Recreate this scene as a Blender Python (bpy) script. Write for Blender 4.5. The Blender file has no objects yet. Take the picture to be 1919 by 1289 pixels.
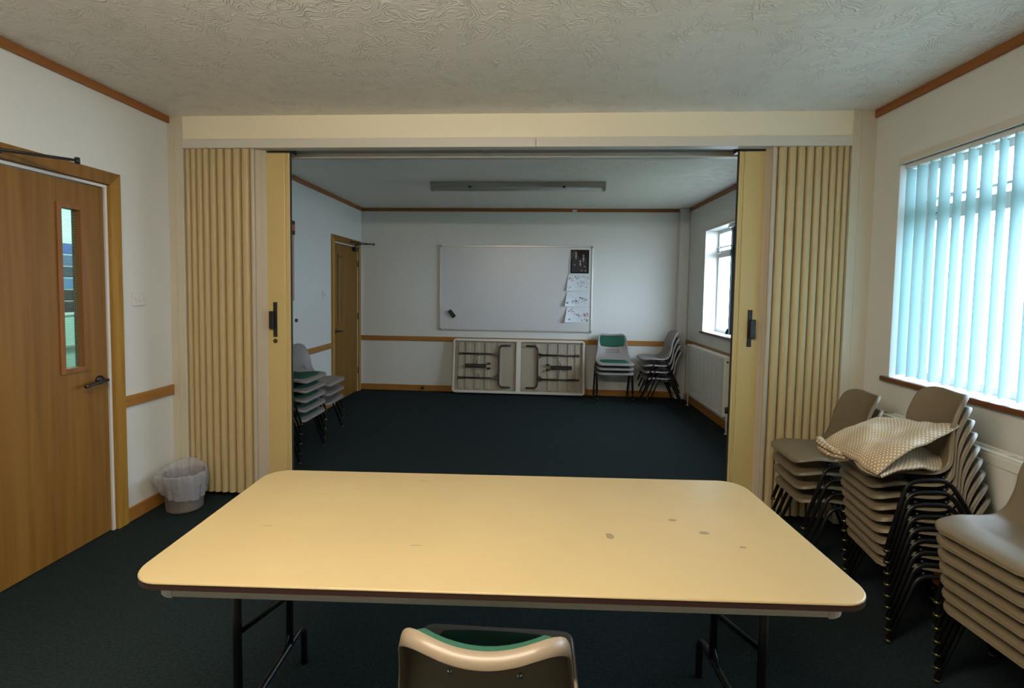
import bpy, bmesh, math, random
from mathutils import Vector, Matrix, noise
random.seed(7)
C = bpy.context.scene
COL = C.collection

# ------------------------------------------------------------------ camera
def camera():
    f, cx, cy = 931.1075, 941.0816, 591.3806
    yaw, pitch, roll, h = -0.0647, 0.0528, -0.0145, 1.4432
    W, H = 1919.0, 1289.0
    fwd = Vector((math.sin(yaw)*math.cos(pitch), math.cos(yaw)*math.cos(pitch), -math.sin(pitch)))
    right = Vector((math.cos(yaw), -math.sin(yaw), 0))
    down = fwd.cross(right)
    r2 = math.cos(roll)*right + math.sin(roll)*down
    d2 = -math.sin(roll)*right + math.cos(roll)*down
    cam = bpy.data.cameras.new('camera')
    o = bpy.data.objects.new('camera', cam)
    COL.objects.link(o)
    m = Matrix((( r2.x, -d2.x, -fwd.x, 0), (r2.y, -d2.y, -fwd.y, 0), (r2.z, -d2.z, -fwd.z, h), (0, 0, 0, 1)))
    o.matrix_world = m
    cam.sensor_fit = 'HORIZONTAL'
    cam.sensor_width = 36
    cam.lens = f/W*36
    cam.shift_x = (W/2 - cx)/W
    cam.shift_y = (cy - H/2)/W
    cam.clip_start = 0.02
    C.camera = o
camera()

# ------------------------------------------------------------------ world, light, exposure
w = bpy.data.worlds.new('sky'); C.world = w; w.use_nodes = True
wn = w.node_tree.nodes; wl = w.node_tree.links; wn.clear()
bg = wn.new('ShaderNodeBackground'); ow = wn.new('ShaderNodeOutputWorld')
bg.inputs[0].default_value = (0.68, 0.86, 1.06, 1); bg.inputs[1].default_value = 4.6
wl.new(bg.outputs[0], ow.inputs[0])
C.view_settings.view_transform = 'Standard'
C.view_settings.look = 'None'
C.view_settings.gamma = 1
C.view_settings.use_curve_mapping = False
C.view_settings.exposure = 1.8

def area(name, loc, rot, sx, sy, power, color, portal=False, shape='RECTANGLE'):
    l = bpy.data.lights.new(name, 'AREA'); l.shape = shape; l.size = sx; l.size_y = sy
    l.energy = power; l.color = color
    if portal: l.cycles.is_portal = True
    o = bpy.data.objects.new(name, l); o.location = loc; o.rotation_euler = rot
    COL.objects.link(o); return o

# daylight portals on the outside of the two windows (pure sampling helpers)
area('window_portal', (2.30, 2.21, 1.58), (0, math.radians(90), 0), 1.25, 1.6, 1, (1, 1, 1), True)
area('window_portal', (2.30, 5.30, 1.58), (0, math.radians(90), 0), 1.25, 1.75, 1, (1, 1, 1), True)
# warm light of the near room: an added, unseen batten just above the frame (built with the other batten below)
TUBE_COLOR, TUBE_STRENGTH = (1.0, 0.87, 0.69), 41.0
# fill light added in the corridor behind the doors, no lamp known there
area('corridor_fill', (-3.5, 3.6, 2.45), (0, 0, 0), 0.4, 2.4, 22, (0.75, 1.0, 0.92))

# ------------------------------------------------------------------ room numbers (metres)
L, R, H, YP, F = -2.44, 2.04, 2.55, 3.187, 6.861
NB = -2.6           # wall behind the camera
PT = 0.27           # thickness of the dividing wall
ZD0, ZD1, ZC, ZB = 0.703, 0.77, 2.505, 0.084

# ------------------------------------------------------------------ materials
MATS = {}
def mat(name, color, rough=0.6, metal=0.0, spec=0.5, **k):
    if name in MATS: return MATS[name]
    m = bpy.data.materials.new(name); m.use_nodes = True
    n = m.node_tree.nodes; b = n['Principled BSDF']
    b.inputs['Base Color'].default_value = (*color, 1)
    b.inputs['Roughness'].default_value = rough
    b.inputs['Metallic'].default_value = metal
    b.inputs['Specular IOR Level'].default_value = spec
    for a, v in k.items(): b.inputs[a.replace('_', ' ')].default_value = v
    MATS[name] = m
    return m
def nodes(m): return m.node_tree.nodes, m.node_tree.links, m.node_tree.nodes['Principled BSDF']
def ramp(n, stops):
    r = n.new('ShaderNodeValToRGB'); e = r.color_ramp.elements
    e[0].position, e[0].color = stops[0][0], (*stops[0][1], 1)
    e[1].position, e[1].color = stops[-1][0], (*stops[-1][1], 1)
    for p, c in stops[1:-1]:
        x = e.new(p); x.color = (*c, 1)
    return r
def objcoord(n, l, scale, world=False):
    if world:
        g = n.new('ShaderNodeNewGeometry'); src = g.outputs['Position']
    else:
        t = n.new('ShaderNodeTexCoord'); src = t.outputs['Object']
    mp = n.new('ShaderNodeMapping'); mp.inputs['Scale'].default_value = scale
    l.new(src, mp.inputs['Vector']); return mp.outputs[0]
def add_noise_color(m, stops, scale, nscale=1, detail=4, dist=0.0, world=False):
    n, l, b = nodes(m)
    t = n.new('ShaderNodeTexNoise'); t.inputs['Scale'].default_value = nscale; t.inputs['Detail'].default_value = detail
    t.inputs['Distortion'].default_value = dist
    l.new(objcoord(n, l, scale, world), t.inputs['Vector'])
    r = ramp(n, stops); l.new(t.outputs['Fac'], r.inputs[0]); l.new(r.outputs[0], b.inputs['Base Color'])
    return t
def add_bump(m, scale, nscale=1, strength=0.2, dist=0.01, detail=3, world=False, distortion=0):
    n, l, b = nodes(m)
    t = n.new('ShaderNodeTexNoise'); t.inputs['Scale'].default_value = nscale; t.inputs['Detail'].default_value = detail
    t.inputs['Distortion'].default_value = distortion
    l.new(objcoord(n, l, scale, world), t.inputs['Vector'])
    bp = n.new('ShaderNodeBump'); bp.inputs['Strength'].default_value = strength; bp.inputs['Distance'].default_value = dist
    l.new(t.outputs['Fac'], bp.inputs['Height']); l.new(bp.outputs[0], b.inputs['Normal'])

m_wall = mat('white_emulsion', (0.66, 0.66, 0.62), 0.75)
add_bump(m_wall, (1, 1, 1), 60, 0.10, 0.004, world=True)
m_cream = mat('cream_paint', (0.58, 0.53, 0.41), 0.5)
add_bump(m_cream, (1, 1, 1), 25, 0.05, 0.003, world=True)
m_track = mat('off_white_track', (0.60, 0.57, 0.50), 0.4)
m_reveal = mat('white_gloss', (0.8, 0.8, 0.8), 0.35)
m_upvc = mat('window_frame_white', (0.62, 0.62, 0.60), 0.35)

# combed artex ceiling
m_ceil = mat('combed_plaster', (0.86, 0.83, 0.77), 0.5, spec=0.4)
def ceil_nodes():
    n, l, b = nodes(m_ceil)
    vec = objcoord(n, l, (1, 1, 1), True)
    nz = n.new('ShaderNodeTexNoise'); nz.inputs['Scale'].default_value = 5.5; nz.inputs['Detail'].default_value = 1.5
    l.new(vec, nz.inputs['Vector'])
    mx = n.new('ShaderNodeMix'); mx.data_type = 'VECTOR'; mx.inputs[0].default_value = 0.55
    l.new(vec, mx.inputs[4]); l.new(nz.outputs['Color'], mx.inputs[5])
    wv = n.new('ShaderNodeTexWave'); wv.inputs['Scale'].default_value = 13; wv.inputs['Distortion'].default_value = 9
    wv.inputs['Detail'].default_value = 2.5; wv.inputs['Detail Scale'].default_value = 1.4
    l.new(mx.outputs[1], wv.inputs['Vector'])
    n2 = n.new('ShaderNodeTexNoise'); n2.inputs['Scale'].default_value = 9; n2.inputs['Detail'].default_value = 3
    l.new(vec, n2.inputs['Vector'])
    rp = ramp(n, [(0.36, (0, 0, 0)), (0.66, (1, 1, 1))]); l.new(n2.outputs['Fac'], rp.inputs[0])
    pw = n.new('ShaderNodeMath'); pw.operation = 'POWER'; pw.inputs[1].default_value = 3.0
    l.new(wv.outputs['Fac'], pw.inputs[0])
    mu = n.new('ShaderNodeMath'); mu.operation = 'MULTIPLY'
    l.new(pw.outputs[0], mu.inputs[0]); l.new(rp.outputs[0], mu.inputs[1])
    n3 = n.new('ShaderNodeTexNoise'); n3.inputs['Scale'].default_value = 40; n3.inputs['Detail'].default_value = 2
    l.new(vec, n3.inputs['Vector'])
    ad = n.new('ShaderNodeMath'); ad.operation = 'MULTIPLY_ADD'; ad.inputs[1].default_value = 0.22
    l.new(n3.outputs['Fac'], ad.inputs[0]); l.new(mu.outputs[0], ad.inputs[2])
    bp = n.new('ShaderNodeBump'); bp.inputs['Strength'].default_value = 0.75; bp.inputs['Distance'].default_value = 0.007
    l.new(ad.outputs[0], bp.inputs['Height']); l.new(bp.outputs[0], b.inputs['Normal'])
ceil_nodes()

m_carpet = mat('green_carpet', (0.018, 0.03, 0.03), 0.95, spec=0.15)
add_noise_color(m_carpet, [(0.3, (0.007, 0.012, 0.013)), (0.7, (0.018, 0.029, 0.030))], (1, 1, 1), 90, 3, world=True)
def carpet_bump():
    n, l, b = nodes(m_carpet)
    t = n.new('ShaderNodeTexNoise'); t.inputs['Scale'].default_value = 220; t.inputs['Detail'].default_value = 2
    l.new(objcoord(n, l, (1, 1, 1), True), t.inputs['Vector'])
    bp = n.new('ShaderNodeBump'); bp.inputs['Strength'].default_value = 0.8; bp.inputs['Distance'].default_value = 0.004
    l.new(t.outputs['Fac'], bp.inputs['Height']); l.new(bp.outputs[0], b.inputs['Normal'])
carpet_bump()

def wood(name, a, b_, scale, rough=0.4):
    m = mat(name, a, rough, spec=0.28)
    add_noise_color(m, [(0.3, a), (0.5, tuple((x+y)/2 for x, y in zip(a, b_))), (0.72, b_)], scale, 1, 6, 0.6, world=True)
    return m
m_door = wood('oak_veneer', (0.175, 0.078, 0.010), (0.255, 0.122, 0.022), (14, 22, 0.9), 0.5)
m_arch = wood('varnished_pine_upright', (0.29, 0.145, 0.022), (0.43, 0.235, 0.042), (20, 26, 1.2), 0.35)
m_bead = wood('mahogany_bead', (0.19, 0.075, 0.018), (0.27, 0.11, 0.028), (20, 20, 2), 0.45)
m_rail = wood('varnished_pine_rail', (0.30, 0.125, 0.028), (0.42, 0.20, 0.05), (1.6, 1.6, 34), 0.35)
m_crown = wood('stained_cornice', (0.24, 0.085, 0.022), (0.33, 0.13, 0.035), (1.6, 1.6, 34), 0.4)
m_sillw = wood('dark_sill_edge', (0.13, 0.045, 0.018), (0.19, 0.07, 0.028), (2, 2, 30), 0.35)

m_fold = mat('beige_vinyl', (0.50, 0.39, 0.205), 0.42, spec=0.35)
m_sheet = mat('beige_vinyl_sheen', (0.47, 0.40, 0.30), 0.36, spec=0.4)  # pleat vinyl greyed: its reflective sheen is put into the colour
m_post = mat('cream_lead_post', (0.56, 0.43, 0.19), 0.38, spec=0.3)
m_black = mat('black_plastic', (0.012, 0.012, 0.013), 0.35)
m_gasket = mat('black_rubber', (0.02, 0.02, 0.02), 0.7)
m_tube = mat('black_enamel_tube', (0.008, 0.008, 0.009), 0.35, spec=0.3)
m_brown = mat('brown_enamel_steel', (0.05, 0.035, 0.032), 0.35, 0.3)
m_chrome = mat('bright_steel', (0.6, 0.6, 0.6), 0.22, 1.0)
m_zinc = mat('dull_zinc', (0.35, 0.34, 0.33), 0.35, 0.8)
m_brass = mat('brass_glide', (0.14, 0.125, 0.06), 0.35, 0.9)
m_poly = mat('taupe_polypropylene', (0.155, 0.118, 0.07), 0.42, spec=0.5)
add_bump(m_poly, (1, 1, 1), 350, 0.15, 0.001)
m_poly2 = mat('grey_polypropylene', (0.23, 0.20, 0.18), 0.42, spec=0.5)
add_bump(m_poly2, (1, 1, 1), 350, 0.15, 0.001)
m_poly3 = mat('warm_grey_polypropylene', (0.22, 0.17, 0.115), 0.38, spec=0.5)
m_green = mat('green_upholstery', (0.022, 0.085, 0.052), 0.9, spec=0.2)
add_bump(m_green, (1, 1, 1), 500, 0.5, 0.002)
m_rad = mat('radiator_enamel', (0.74, 0.73, 0.66), 0.35)
m_white = mat('white_plastic', (0.66, 0.65, 0.62), 0.4)
m_board = mat('whiteboard_enamel', (0.60, 0.60, 0.60), 0.3)
m_alu = mat('anodised_aluminium', (0.55, 0.54, 0.50), 0.35, 0.6)
m_paper = mat('white_paper', (0.62, 0.66, 0.68), 0.7)
m_batten = mat('grey_batten', (0.36, 0.35, 0.31), 0.45)
m_diff = mat('lamp_diffuser', (0.48, 0.48, 0.48), 0.35)
m_under = mat('fibreboard_underside', (0.36, 0.31, 0.23), 0.6)
m_apron = mat('cream_steel_apron', (0.62, 0.58, 0.51), 0.35)
m_edge = mat('dark_brown_edge_band', (0.045, 0.022, 0.018), 0.4)
m_bin = mat('taupe_bin_plastic', (0.11, 0.098, 0.088), 0.5)
m_dark = mat('dark_void', (0.02, 0.02, 0.02), 0.9)

# worn cream laminate
m_lam = mat('cream_laminate', (0.66, 0.52, 0.26), 0.36, spec=0.4)
def lam_nodes():
    n, l, b = nodes(m_lam)
    vec = objcoord(n, l, (1, 1, 1))
    a = n.new('ShaderNodeTexNoise'); a.inputs['Scale'].default_value = 2.2; a.inputs['Detail'].default_value = 4
    l.new(vec, a.inputs['Vector'])
    r = ramp(n, [(0.3, (0.38, 0.295, 0.15)), (0.7, (0.35, 0.27, 0.138))]); l.new(a.outputs['Fac'], r.inputs[0])
    s = n.new('ShaderNodeTexNoise'); s.inputs['Scale'].default_value = 1; s.inputs['Detail'].default_value = 3; s.inputs['Roughness'].default_value = .6
    l.new(objcoord(n, l, (14, 34, 10)), s.inputs['Vector'])
    r2 = ramp(n, [(0.70, (0, 0, 0)), (0.80, (1, 1, 1))]); l.new(s.outputs['Fac'], r2.inputs[0])
    mx = n.new('ShaderNodeMix'); mx.data_type = 'RGBA'
    mu = n.new('ShaderNodeMath'); mu.operation = 'MULTIPLY'; mu.inputs[1].default_value = 0.6
    l.new(r2.outputs[0], mu.inputs[0]); l.new(mu.outputs[0], mx.inputs[0])
    l.new(r.outputs[0], mx.inputs[6]); mx.inputs[7].default_value = (0.30, 0.22, 0.13, 1)
    l.new(mx.outputs[2], b.inputs['Base Color'])
lam_nodes()
m_scuff = mat('grey_scuff', (0.20, 0.155, 0.09), 0.5)

def glassy(name, tint, fac):
    m = bpy.data.materials.new(name); m.use_nodes = True; n = m.node_tree.nodes; l = m.node_tree.links; n.clear()
    t = n.new('ShaderNodeBsdfTransparent'); t.inputs[0].default_value = (*tint, 1)
    g = n.new('ShaderNodeBsdfGlossy'); g.inputs['Roughness'].default_value = 0.03
    mx = n.new('ShaderNodeMixShader'); mx.inputs[0].default_value = fac
    o = n.new('ShaderNodeOutputMaterial')
    l.new(t.outputs[0], mx.inputs[1]); l.new(g.outputs[0], mx.inputs[2]); l.new(mx.outputs[0], o.inputs[0])
    return m
m_glass = glassy('window_glass', (1, 1, 1), 0.05)
m_wglass = glassy('wired_glass', (0.85, 0.97, 0.93), 0.06)
def wire_nodes():
    n = m_wglass.node_tree.nodes; l = m_wglass.node_tree.links
    mx = [x for x in n if x.type == 'MIX_SHADER'][0]; out = [x for x in n if x.type == 'OUTPUT_MATERIAL'][0]
    g = n.new('ShaderNodeNewGeometry'); sx = n.new('ShaderNodeSeparateXYZ'); l.new(g.outputs['Position'], sx.inputs[0])
    res = []
    for k in (1, 2):
        a = n.new('ShaderNodeMath'); a.operation = 'MULTIPLY'; a.inputs[1].default_value = 1/0.0125; l.new(sx.outputs[k], a.inputs[0])
        b = n.new('ShaderNodeMath'); b.operation = 'FRACT'; l.new(a.outputs[0], b.inputs[0])
        c = n.new('ShaderNodeMath'); c.operation = 'LESS_THAN'; c.inputs[1].default_value = 0.07; l.new(b.outputs[0], c.inputs[0])
        res.append(c)
    mxx = n.new('ShaderNodeMath'); mxx.operation = 'MAXIMUM'; l.new(res[0].outputs[0], mxx.inputs[0]); l.new(res[1].outputs[0], mxx.inputs[1])
    d = n.new('ShaderNodeBsdfDiffuse'); d.inputs[0].default_value = (0.25, 0.3, 0.3, 1)
    m2 = n.new('ShaderNodeMixShader'); l.new(mxx.outputs[0], m2.inputs[0]); l.new(mx.outputs[0], m2.inputs[1]); l.new(d.outputs[0], m2.inputs[2])
    l.new(m2.outputs[0], out.inputs[0])
wire_nodes()
def translucent(name, col, tcol, fac, rough=0.7):
    m = bpy.data.materials.new(name); m.use_nodes = True; n = m.node_tree.nodes; l = m.node_tree.links; n.clear()
    d = n.new('ShaderNodeBsdfDiffuse'); d.inputs[0].default_value = (*col, 1)
    t = n.new('ShaderNodeBsdfTranslucent'); t.inputs[0].default_value = (*tcol, 1)
    mx = n.new('ShaderNodeMixShader'); mx.inputs[0].default_value = fac
    o = n.new('ShaderNodeOutputMaterial')
    l.new(d.outputs[0], mx.inputs[1]); l.new(t.outputs[0], mx.inputs[2]); l.new(mx.outputs[0], o.inputs[0])
    return m
m_slat = translucent('teal_blind_fabric', (0.24, 0.36, 0.35), (0.46, 0.64, 0.68), 0.60)
m_slatd = translucent('backlit_blind_fabric', (0.04, 0.05, 0.05), (0.02, 0.03, 0.03), 0.2)  # bunched slats against daylight, silhouette shade put into the colour

m_liner = bpy.data.materials.new('clear_bin_liner'); m_liner.use_nodes = True
def liner():
    n = m_liner.node_tree.nodes; l = m_liner.node_tree.links; n.clear()
    t = n.new('ShaderNodeBsdfTransparent')
    p = n.new('ShaderNodeBsdfPrincipled'); p.inputs['Base Color'].default_value = (0.50, 0.50, 0.54, 1); p.inputs['Roughness'].default_value = 0.22
    mx = n.new('ShaderNodeMixShader'); mx.inputs[0].default_value = 0.44
    tx = n.new('ShaderNodeTexNoise'); tx.inputs['Scale'].default_value = 30; tx.inputs['Detail'].default_value = 3; tx.inputs['Distortion'].default_value = 1
    tc = n.new('ShaderNodeTexCoord'); l.new(tc.outputs['Object'], tx.inputs['Vector'])
    bp = n.new('ShaderNodeBump'); bp.inputs['Strength'].default_value = 0.8; bp.inputs['Distance'].default_value = 0.01
    l.new(tx.outputs['Fac'], bp.inputs['Height']); l.new(bp.outputs[0], p.inputs['Normal'])
    o = n.new('ShaderNodeOutputMaterial'); l.new(t.outputs[0], mx.inputs[1]); l.new(p.outputs[0], mx.inputs[2]); l.new(mx.outputs[0], o.inputs[0])
liner()

# spotted oilcloth: dots laid out on the cloth's own UV map
m_cloth = mat('spotted_oilcloth', (0.40, 0.30, 0.17), 0.42, spec=0.4)
def cloth_nodes():
    n, l, b = nodes(m_cloth)
    uv = n.new('ShaderNodeUVMap'); uv.uv_map = 'cloth'
    mp = n.new('ShaderNodeMapping'); mp.inputs['Rotation'].default_value = (0, 0, math.radians(45)); mp.inputs['Scale'].default_value = (58, 58, 58)
    l.new(uv.outputs[0], mp.inputs['Vector'])
    fr = n.new('ShaderNodeVectorMath'); fr.operation = 'FRACTION'; l.new(mp.outputs[0], fr.inputs[0])
    su = n.new('ShaderNodeVectorMath'); su.operation = 'SUBTRACT'; su.inputs[1].default_value = (0.5, 0.5, 0); l.new(fr.outputs[0], su.inputs[0])
    sp = n.new('ShaderNodeSeparateXYZ'); l.new(su.outputs[0], sp.inputs[0])
    cb = n.new('ShaderNodeCombineXYZ'); l.new(sp.outputs[0], cb.inputs[0]); l.new(sp.outputs[1], cb.inputs[1])
    ln = n.new('ShaderNodeVectorMath'); ln.operation = 'LENGTH'; l.new(cb.outputs[0], ln.inputs[0])
    lt = n.new('ShaderNodeMath'); lt.operation = 'LESS_THAN'; lt.inputs[1].default_value = 0.19; l.new(ln.outputs['Value'], lt.inputs[0])
    mx = n.new('ShaderNodeMix'); mx.data_type = 'RGBA'; l.new(lt.outputs[0], mx.inputs[0])
    mx.inputs[6].default_value = (0.36, 0.26, 0.15, 1); mx.inputs[7].default_value = (0.82, 0.76, 0.62, 1)
    l.new(mx.outputs[2], b.inputs['Base Color'])
cloth_nodes()

# ------------------------------------------------------------------ helpers
class MB:
    """collects shapes for ONE mesh object"""
    def __init__(s): s.bm = bmesh.new(); s.mats = []
    def mi(s, m):
        if m is None: return 0
        if m not in s.mats: s.mats.append(m)
        return s.mats.index(m)
    def box(s, lo, hi, m=None, bev=0.0, M=None):
        b = bmesh.new(); bmesh.ops.create_cube(b, size=1)
        c = [(lo[i]+hi[i])/2 for i in range(3)]; d = [abs(hi[i]-lo[i]) for i in range(3)]
        for v in b.verts: v.co = Vector((c[0]+v.co.x*d[0], c[1]+v.co.y*d[1], c[2]+v.co.z*d[2]))
        if bev > 0:
            bmesh.ops.bevel(b, geom=list(b.edges), offset=min(bev, min(d)*.45), segments=2, affect='EDGES', profile=0.5)
        s.merge(b, m, M); return s
    def merge(s, b, m=None, M=None, smooth=False):
        k = s.mi(m)
        vm = {}
        for v in b.verts:
            vm[v.index] = None
        b.verts.index_update()
        nv = [s.bm.verts.new(M @ v.co if M else v.co) for v in b.verts]
        for f in b.faces:
            try:
                nf = s.bm.faces.new([nv[v.index] for v in f.verts]); nf.material_index = k; nf.smooth = smooth or f.smooth
            except ValueError: pass
        b.free()
    def poly(s, pts, m=None, smooth=False):
        vs = [s.bm.verts.new(p) for p in pts]
        f = s.bm.faces.new(vs); f.material_index = s.mi(m); f.smooth = smooth; return s
    def tube(s, pts, r, m=None, n=10, caps=True, r2=None, flat=None):
        """tube along a polyline; flat=(w,h) makes a strip section"""
        pts = [Vector(p) for p in pts]; k = s.mi(m); rings = []
        N = len(pts); up = None
        for i, p in enumerate(pts):
            if i == 0: t = pts[1]-pts[0]
            elif i == N-1: t = pts[-1]-pts[-2]
            else: t = (pts[i+1]-p).normalized()+(p-pts[i-1]).normalized()
            t.normalize()
            if up is None:
                up = Vector((0, 0, 1)) if abs(t.z) < .9 else Vector((0, 1, 0))
            a = t.cross(up)
            if a.length < 1e-4: a = t.cross(Vector((1, 0, 0)))
            a.normalize(); b = a.cross(t).normalized(); up = b
            rr = r if r2 is None else r+(r2-r)*i/(N-1)
            ring = []
            for j in range(n):
                an = 2*math.pi*j/n
                if flat: q = p+a*math.copysign(flat[0]/2, math.cos(an+.01))+b*math.copysign(flat[1]/2, math.sin(an+.01)) if n == 4 else p+a*math.cos(an)*flat[0]/2+b*math.sin(an)*flat[1]/2
                else: q = p+a*math.cos(an)*rr+b*math.sin(an)*rr
                ring.append(s.bm.verts.new(q))
            rings.append(ring)
        for i in range(N-1):
            for j in range(n):
                f = s.bm.faces.new((rings[i][j], rings[i][(j+1) % n], rings[i+1][(j+1) % n], rings[i+1][j])); f.material_index = k; f.smooth = True
        if caps:
            for rg, rev in ((rings[0], True), (rings[-1], False)):
                f = s.bm.faces.new(list(reversed(rg)) if rev else rg); f.material_index = k
        return s
    def prism(s, outline, z0, z1, m=None, axis='z', smooth=False, M=None):
        """extrude a closed 2-D outline"""
        b = bmesh.new()
        def P(p, z):
            return {'z': (p[0], p[1], z), 'x': (z, p[0], p[1]), 'y': (p[0], z, p[1])}[axis]
        lo = [b.verts.new(P(p, z0)) for p in outline]; hi = [b.verts.new(P(p, z1)) for p in outline]
        n = len(outline)
        b.faces.new(list(reversed(lo))); b.faces.new(hi)
        for i in range(n):
            f = b.faces.new((lo[i], lo[(i+1) % n], hi[(i+1) % n], hi[i])); f.smooth = smooth
        bmesh.ops.recalc_face_normals(b, faces=list(b.faces))
        s.merge(b, m, M); return s
    def lathe(s, prof, c=(0, 0, 0), m=None, n=32, axis='z', smooth=True):
        k = s.mi(m); rings = []
        for r, z in prof:
            ring = []
            for j in range(n):
                a = 2*math.pi*j/n
                v = {'z': (r*math.cos(a), r*math.sin(a), z), 'y': (r*math.cos(a), z, r*math.sin(a)), 'x': (z, r*math.cos(a), r*math.sin(a))}[axis]
                ring.append(s.bm.verts.new(Vector(c)+Vector(v)))
            rings.append(ring)
        for i in range(len(rings)-1):
            for j in range(n):
                f = s.bm.faces.new((rings[i][j], rings[i][(j+1) % n], rings[i+1][(j+1) % n], rings[i+1][j])); f.material_index = k; f.smooth = smooth
        s.bm.faces.new(list(reversed(rings[0]))).material_index = k
        s.bm.faces.new(rings[-1]).material_index = k
        return s
    def build(s, name, m=None, parent=None, recalc=True):
        if recalc: bmesh.ops.recalc_face_normals(s.bm, faces=list(s.bm.faces))
        me = bpy.data.meshes.new(name); s.bm.to_mesh(me); s.bm.free()
        if s.mats:
            for x in s.mats: me.materials.append(x)
        elif m: me.materials.append(m)
        o = bpy.data.objects.new(name, me); COL.objects.link(o)
        if parent: o.parent = parent
        return o

def tag(o, label, cat, group=None, kind=None):
    o['label'] = label; o['category'] = cat
    if group: o['group'] = group
    if kind: o['kind'] = kind
    return o
def struct(o, label=None):
    o['kind'] = 'structure'
    if label: o['label'] = label
    return o
def empty(name, loc=(0, 0, 0), rz=0.0):
    o = bpy.data.objects.new(name, None); o.empty_display_size = 0.05
    o.location = loc; o.rotation_euler = (0, 0, rz); COL.objects.link(o); return o
def copy_thing(root):
    r = root.copy(); COL.objects.link(r)
    for ch in list(root.children):
        c = ch.copy(); COL.objects.link(c); c.parent = r
        for g in ch.children:
            d = g.copy(); COL.objects.link(d); d.parent = c
    return r
def fillet(pts, rad, seg=6):
    """round the inner corners of an open polyline"""
    pts = [Vector(p) for p in pts]; out = [pts[0]]
    for i in range(1, len(pts)-1):
        a, p, b = pts[i-1], pts[i], pts[i+1]
        u = (a-p).normalized(); v = (b-p).normalized()
        d = min(rad, (a-p).length*.45, (b-p).length*.45)
        for k in range(seg+1):
            t = k/seg
            out.append((p+u*d)*(1-t)**2+p*2*t*(1-t)+(p+v*d)*t*t)
    out.append(pts[-1]); return out
def rrect(x0, y0, x1, y1, r, seg=8):
    o = []
    for cx, cy, a in ((x1-r, y1-r, 0), (x0+r, y1-r, 90), (x0+r, y0+r, 180), (x1-r, y0+r, 270)):
        for k in range(seg+1):
            t = math.radians(a+90*k/seg); o.append((cx+r*math.cos(t), cy+r*math.sin(t)))
    return o

# ------------------------------------------------------------------ room shell
struct(MB().box((L-2.6, NB-.2, -.12), (R+.3, F+.35, 0)).build('floor', m_carpet), 'dark green carpet across both rooms')
struct(MB().box((L-2.6, NB-.2, H), (R+.3, F+.35, H+.12)).build('ceiling', m_ceil), 'combed plaster ceiling')
D1 = (1.79, 2.72); D2 = (5.875, 6.775); DZ = 2.02      # door openings in the left wall
wl_ = MB(); X0 = L-.14
for y0, y1, z0, z1 in ((NB, D1[0], 0, H), (D1[0], D1[1], DZ, H), (D1[1], D2[0], 0, H), (D2[0], D2[1], DZ, H), (D2[1], F, 0, H)):
    wl_.box((X0, y0, z0), (L, y1, z1))
struct(wl_.build('wall_left', m_wall), 'white painted left wall')
W1 = (1.45, 2.978); W2 = (4.45, 6.167); WZ0, WZ1 = 0.968, 2.183
wr = MB()
for y0, y1, z0, z1 in ((NB, W1[0], 0, H), (W1[0], W1[1], 0, WZ0), (W1[0], W1[1], WZ1, H), (W1[1], W2[0], 0, H), (W2[0], W2[1], 0, WZ0), (W2[0], W2[1], WZ1, H), (W2[1], F, 0, H)):
    wr.box((R, y0, z0), (R+.27, y1, z1))
struct(wr.build('wall_right', m_wall), 'white painted window wall')
struct(MB().box((X0, F, 0), (R+.27, F+.2, H)).build('wall_far', m_wall), 'white end wall behind the whiteboard')
struct(MB().box((X0, NB-.15, 0), (R+.27, NB, H)).build('wall_near', m_wall), 'white wall behind the camera')
# corridor seen through the door glass
struct(MB().box((-4.35, 1.0, 0), (-4.25, F+.2, H)).build('wall_corridor', mat('pale_green_wall', (0.45, 0.62, 0.56), .6)), 'pale green corridor wall')
struct(MB().box((-4.3, F+.02, 0), (X0, F+.15, H)).box((-4.3, .9, 0), (X0, 1.0, H)).build('wall_corridor', MATS['pale_green_wall']), 'pale green corridor end walls')

# dividing wall: jambs and header of the folding partition
JL, JR = -2.333, 1.90
pt = MB()
pt.box((L, YP, 0), (JL-.055, YP+PT, H), bev=.0)
pt.box((JL-.055, YP-.006, 0), (JL, YP+PT+.006, H), bev=.004)
pt.build('trim_1', m_cream); struct(bpy.data.objects['trim_1'], 'cream jamb left of the folding partition')
pt = MB()
pt.box((JR+.05, YP, 0), (R, YP+PT, H)); pt.box((JR, YP-.006, 0), (JR+.05, YP+PT+.006, H), bev=.004)
struct(pt.build('trim_2', m_cream), 'cream jamb right of the folding partition')
m_head = mat('lit_cream_paint', (0.82, 0.75, 0.57), 0.5)  # jamb paint made lighter, so the header's lamplight sits in the colour
hd = struct(MB().box((JL, YP, 2.39), (JR, YP+PT, H)).build('trim_3', m_head), 'cream header over the folding partition')
MB().box((JL+.003, YP-.012, 2.34), (-.16+.15, YP+.06, 2.40), bev=.002).box((.002-.01, YP-.012, 2.34), (JR-.003, YP+.06, 2.40), bev=.002).build('track_fascia', m_track, hd)
MB().box((JL+.003, YP+PT-.05, 2.335), (JR-.003, YP+PT+.012, 2.40), bev=.002).build('track_fascia', m_track, hd)
MB().box((JL+.003, YP+.06, 2.365), (JR-.003, YP+PT-.05, 2.39)).build('ceiling_track', m_zinc, hd)

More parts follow.
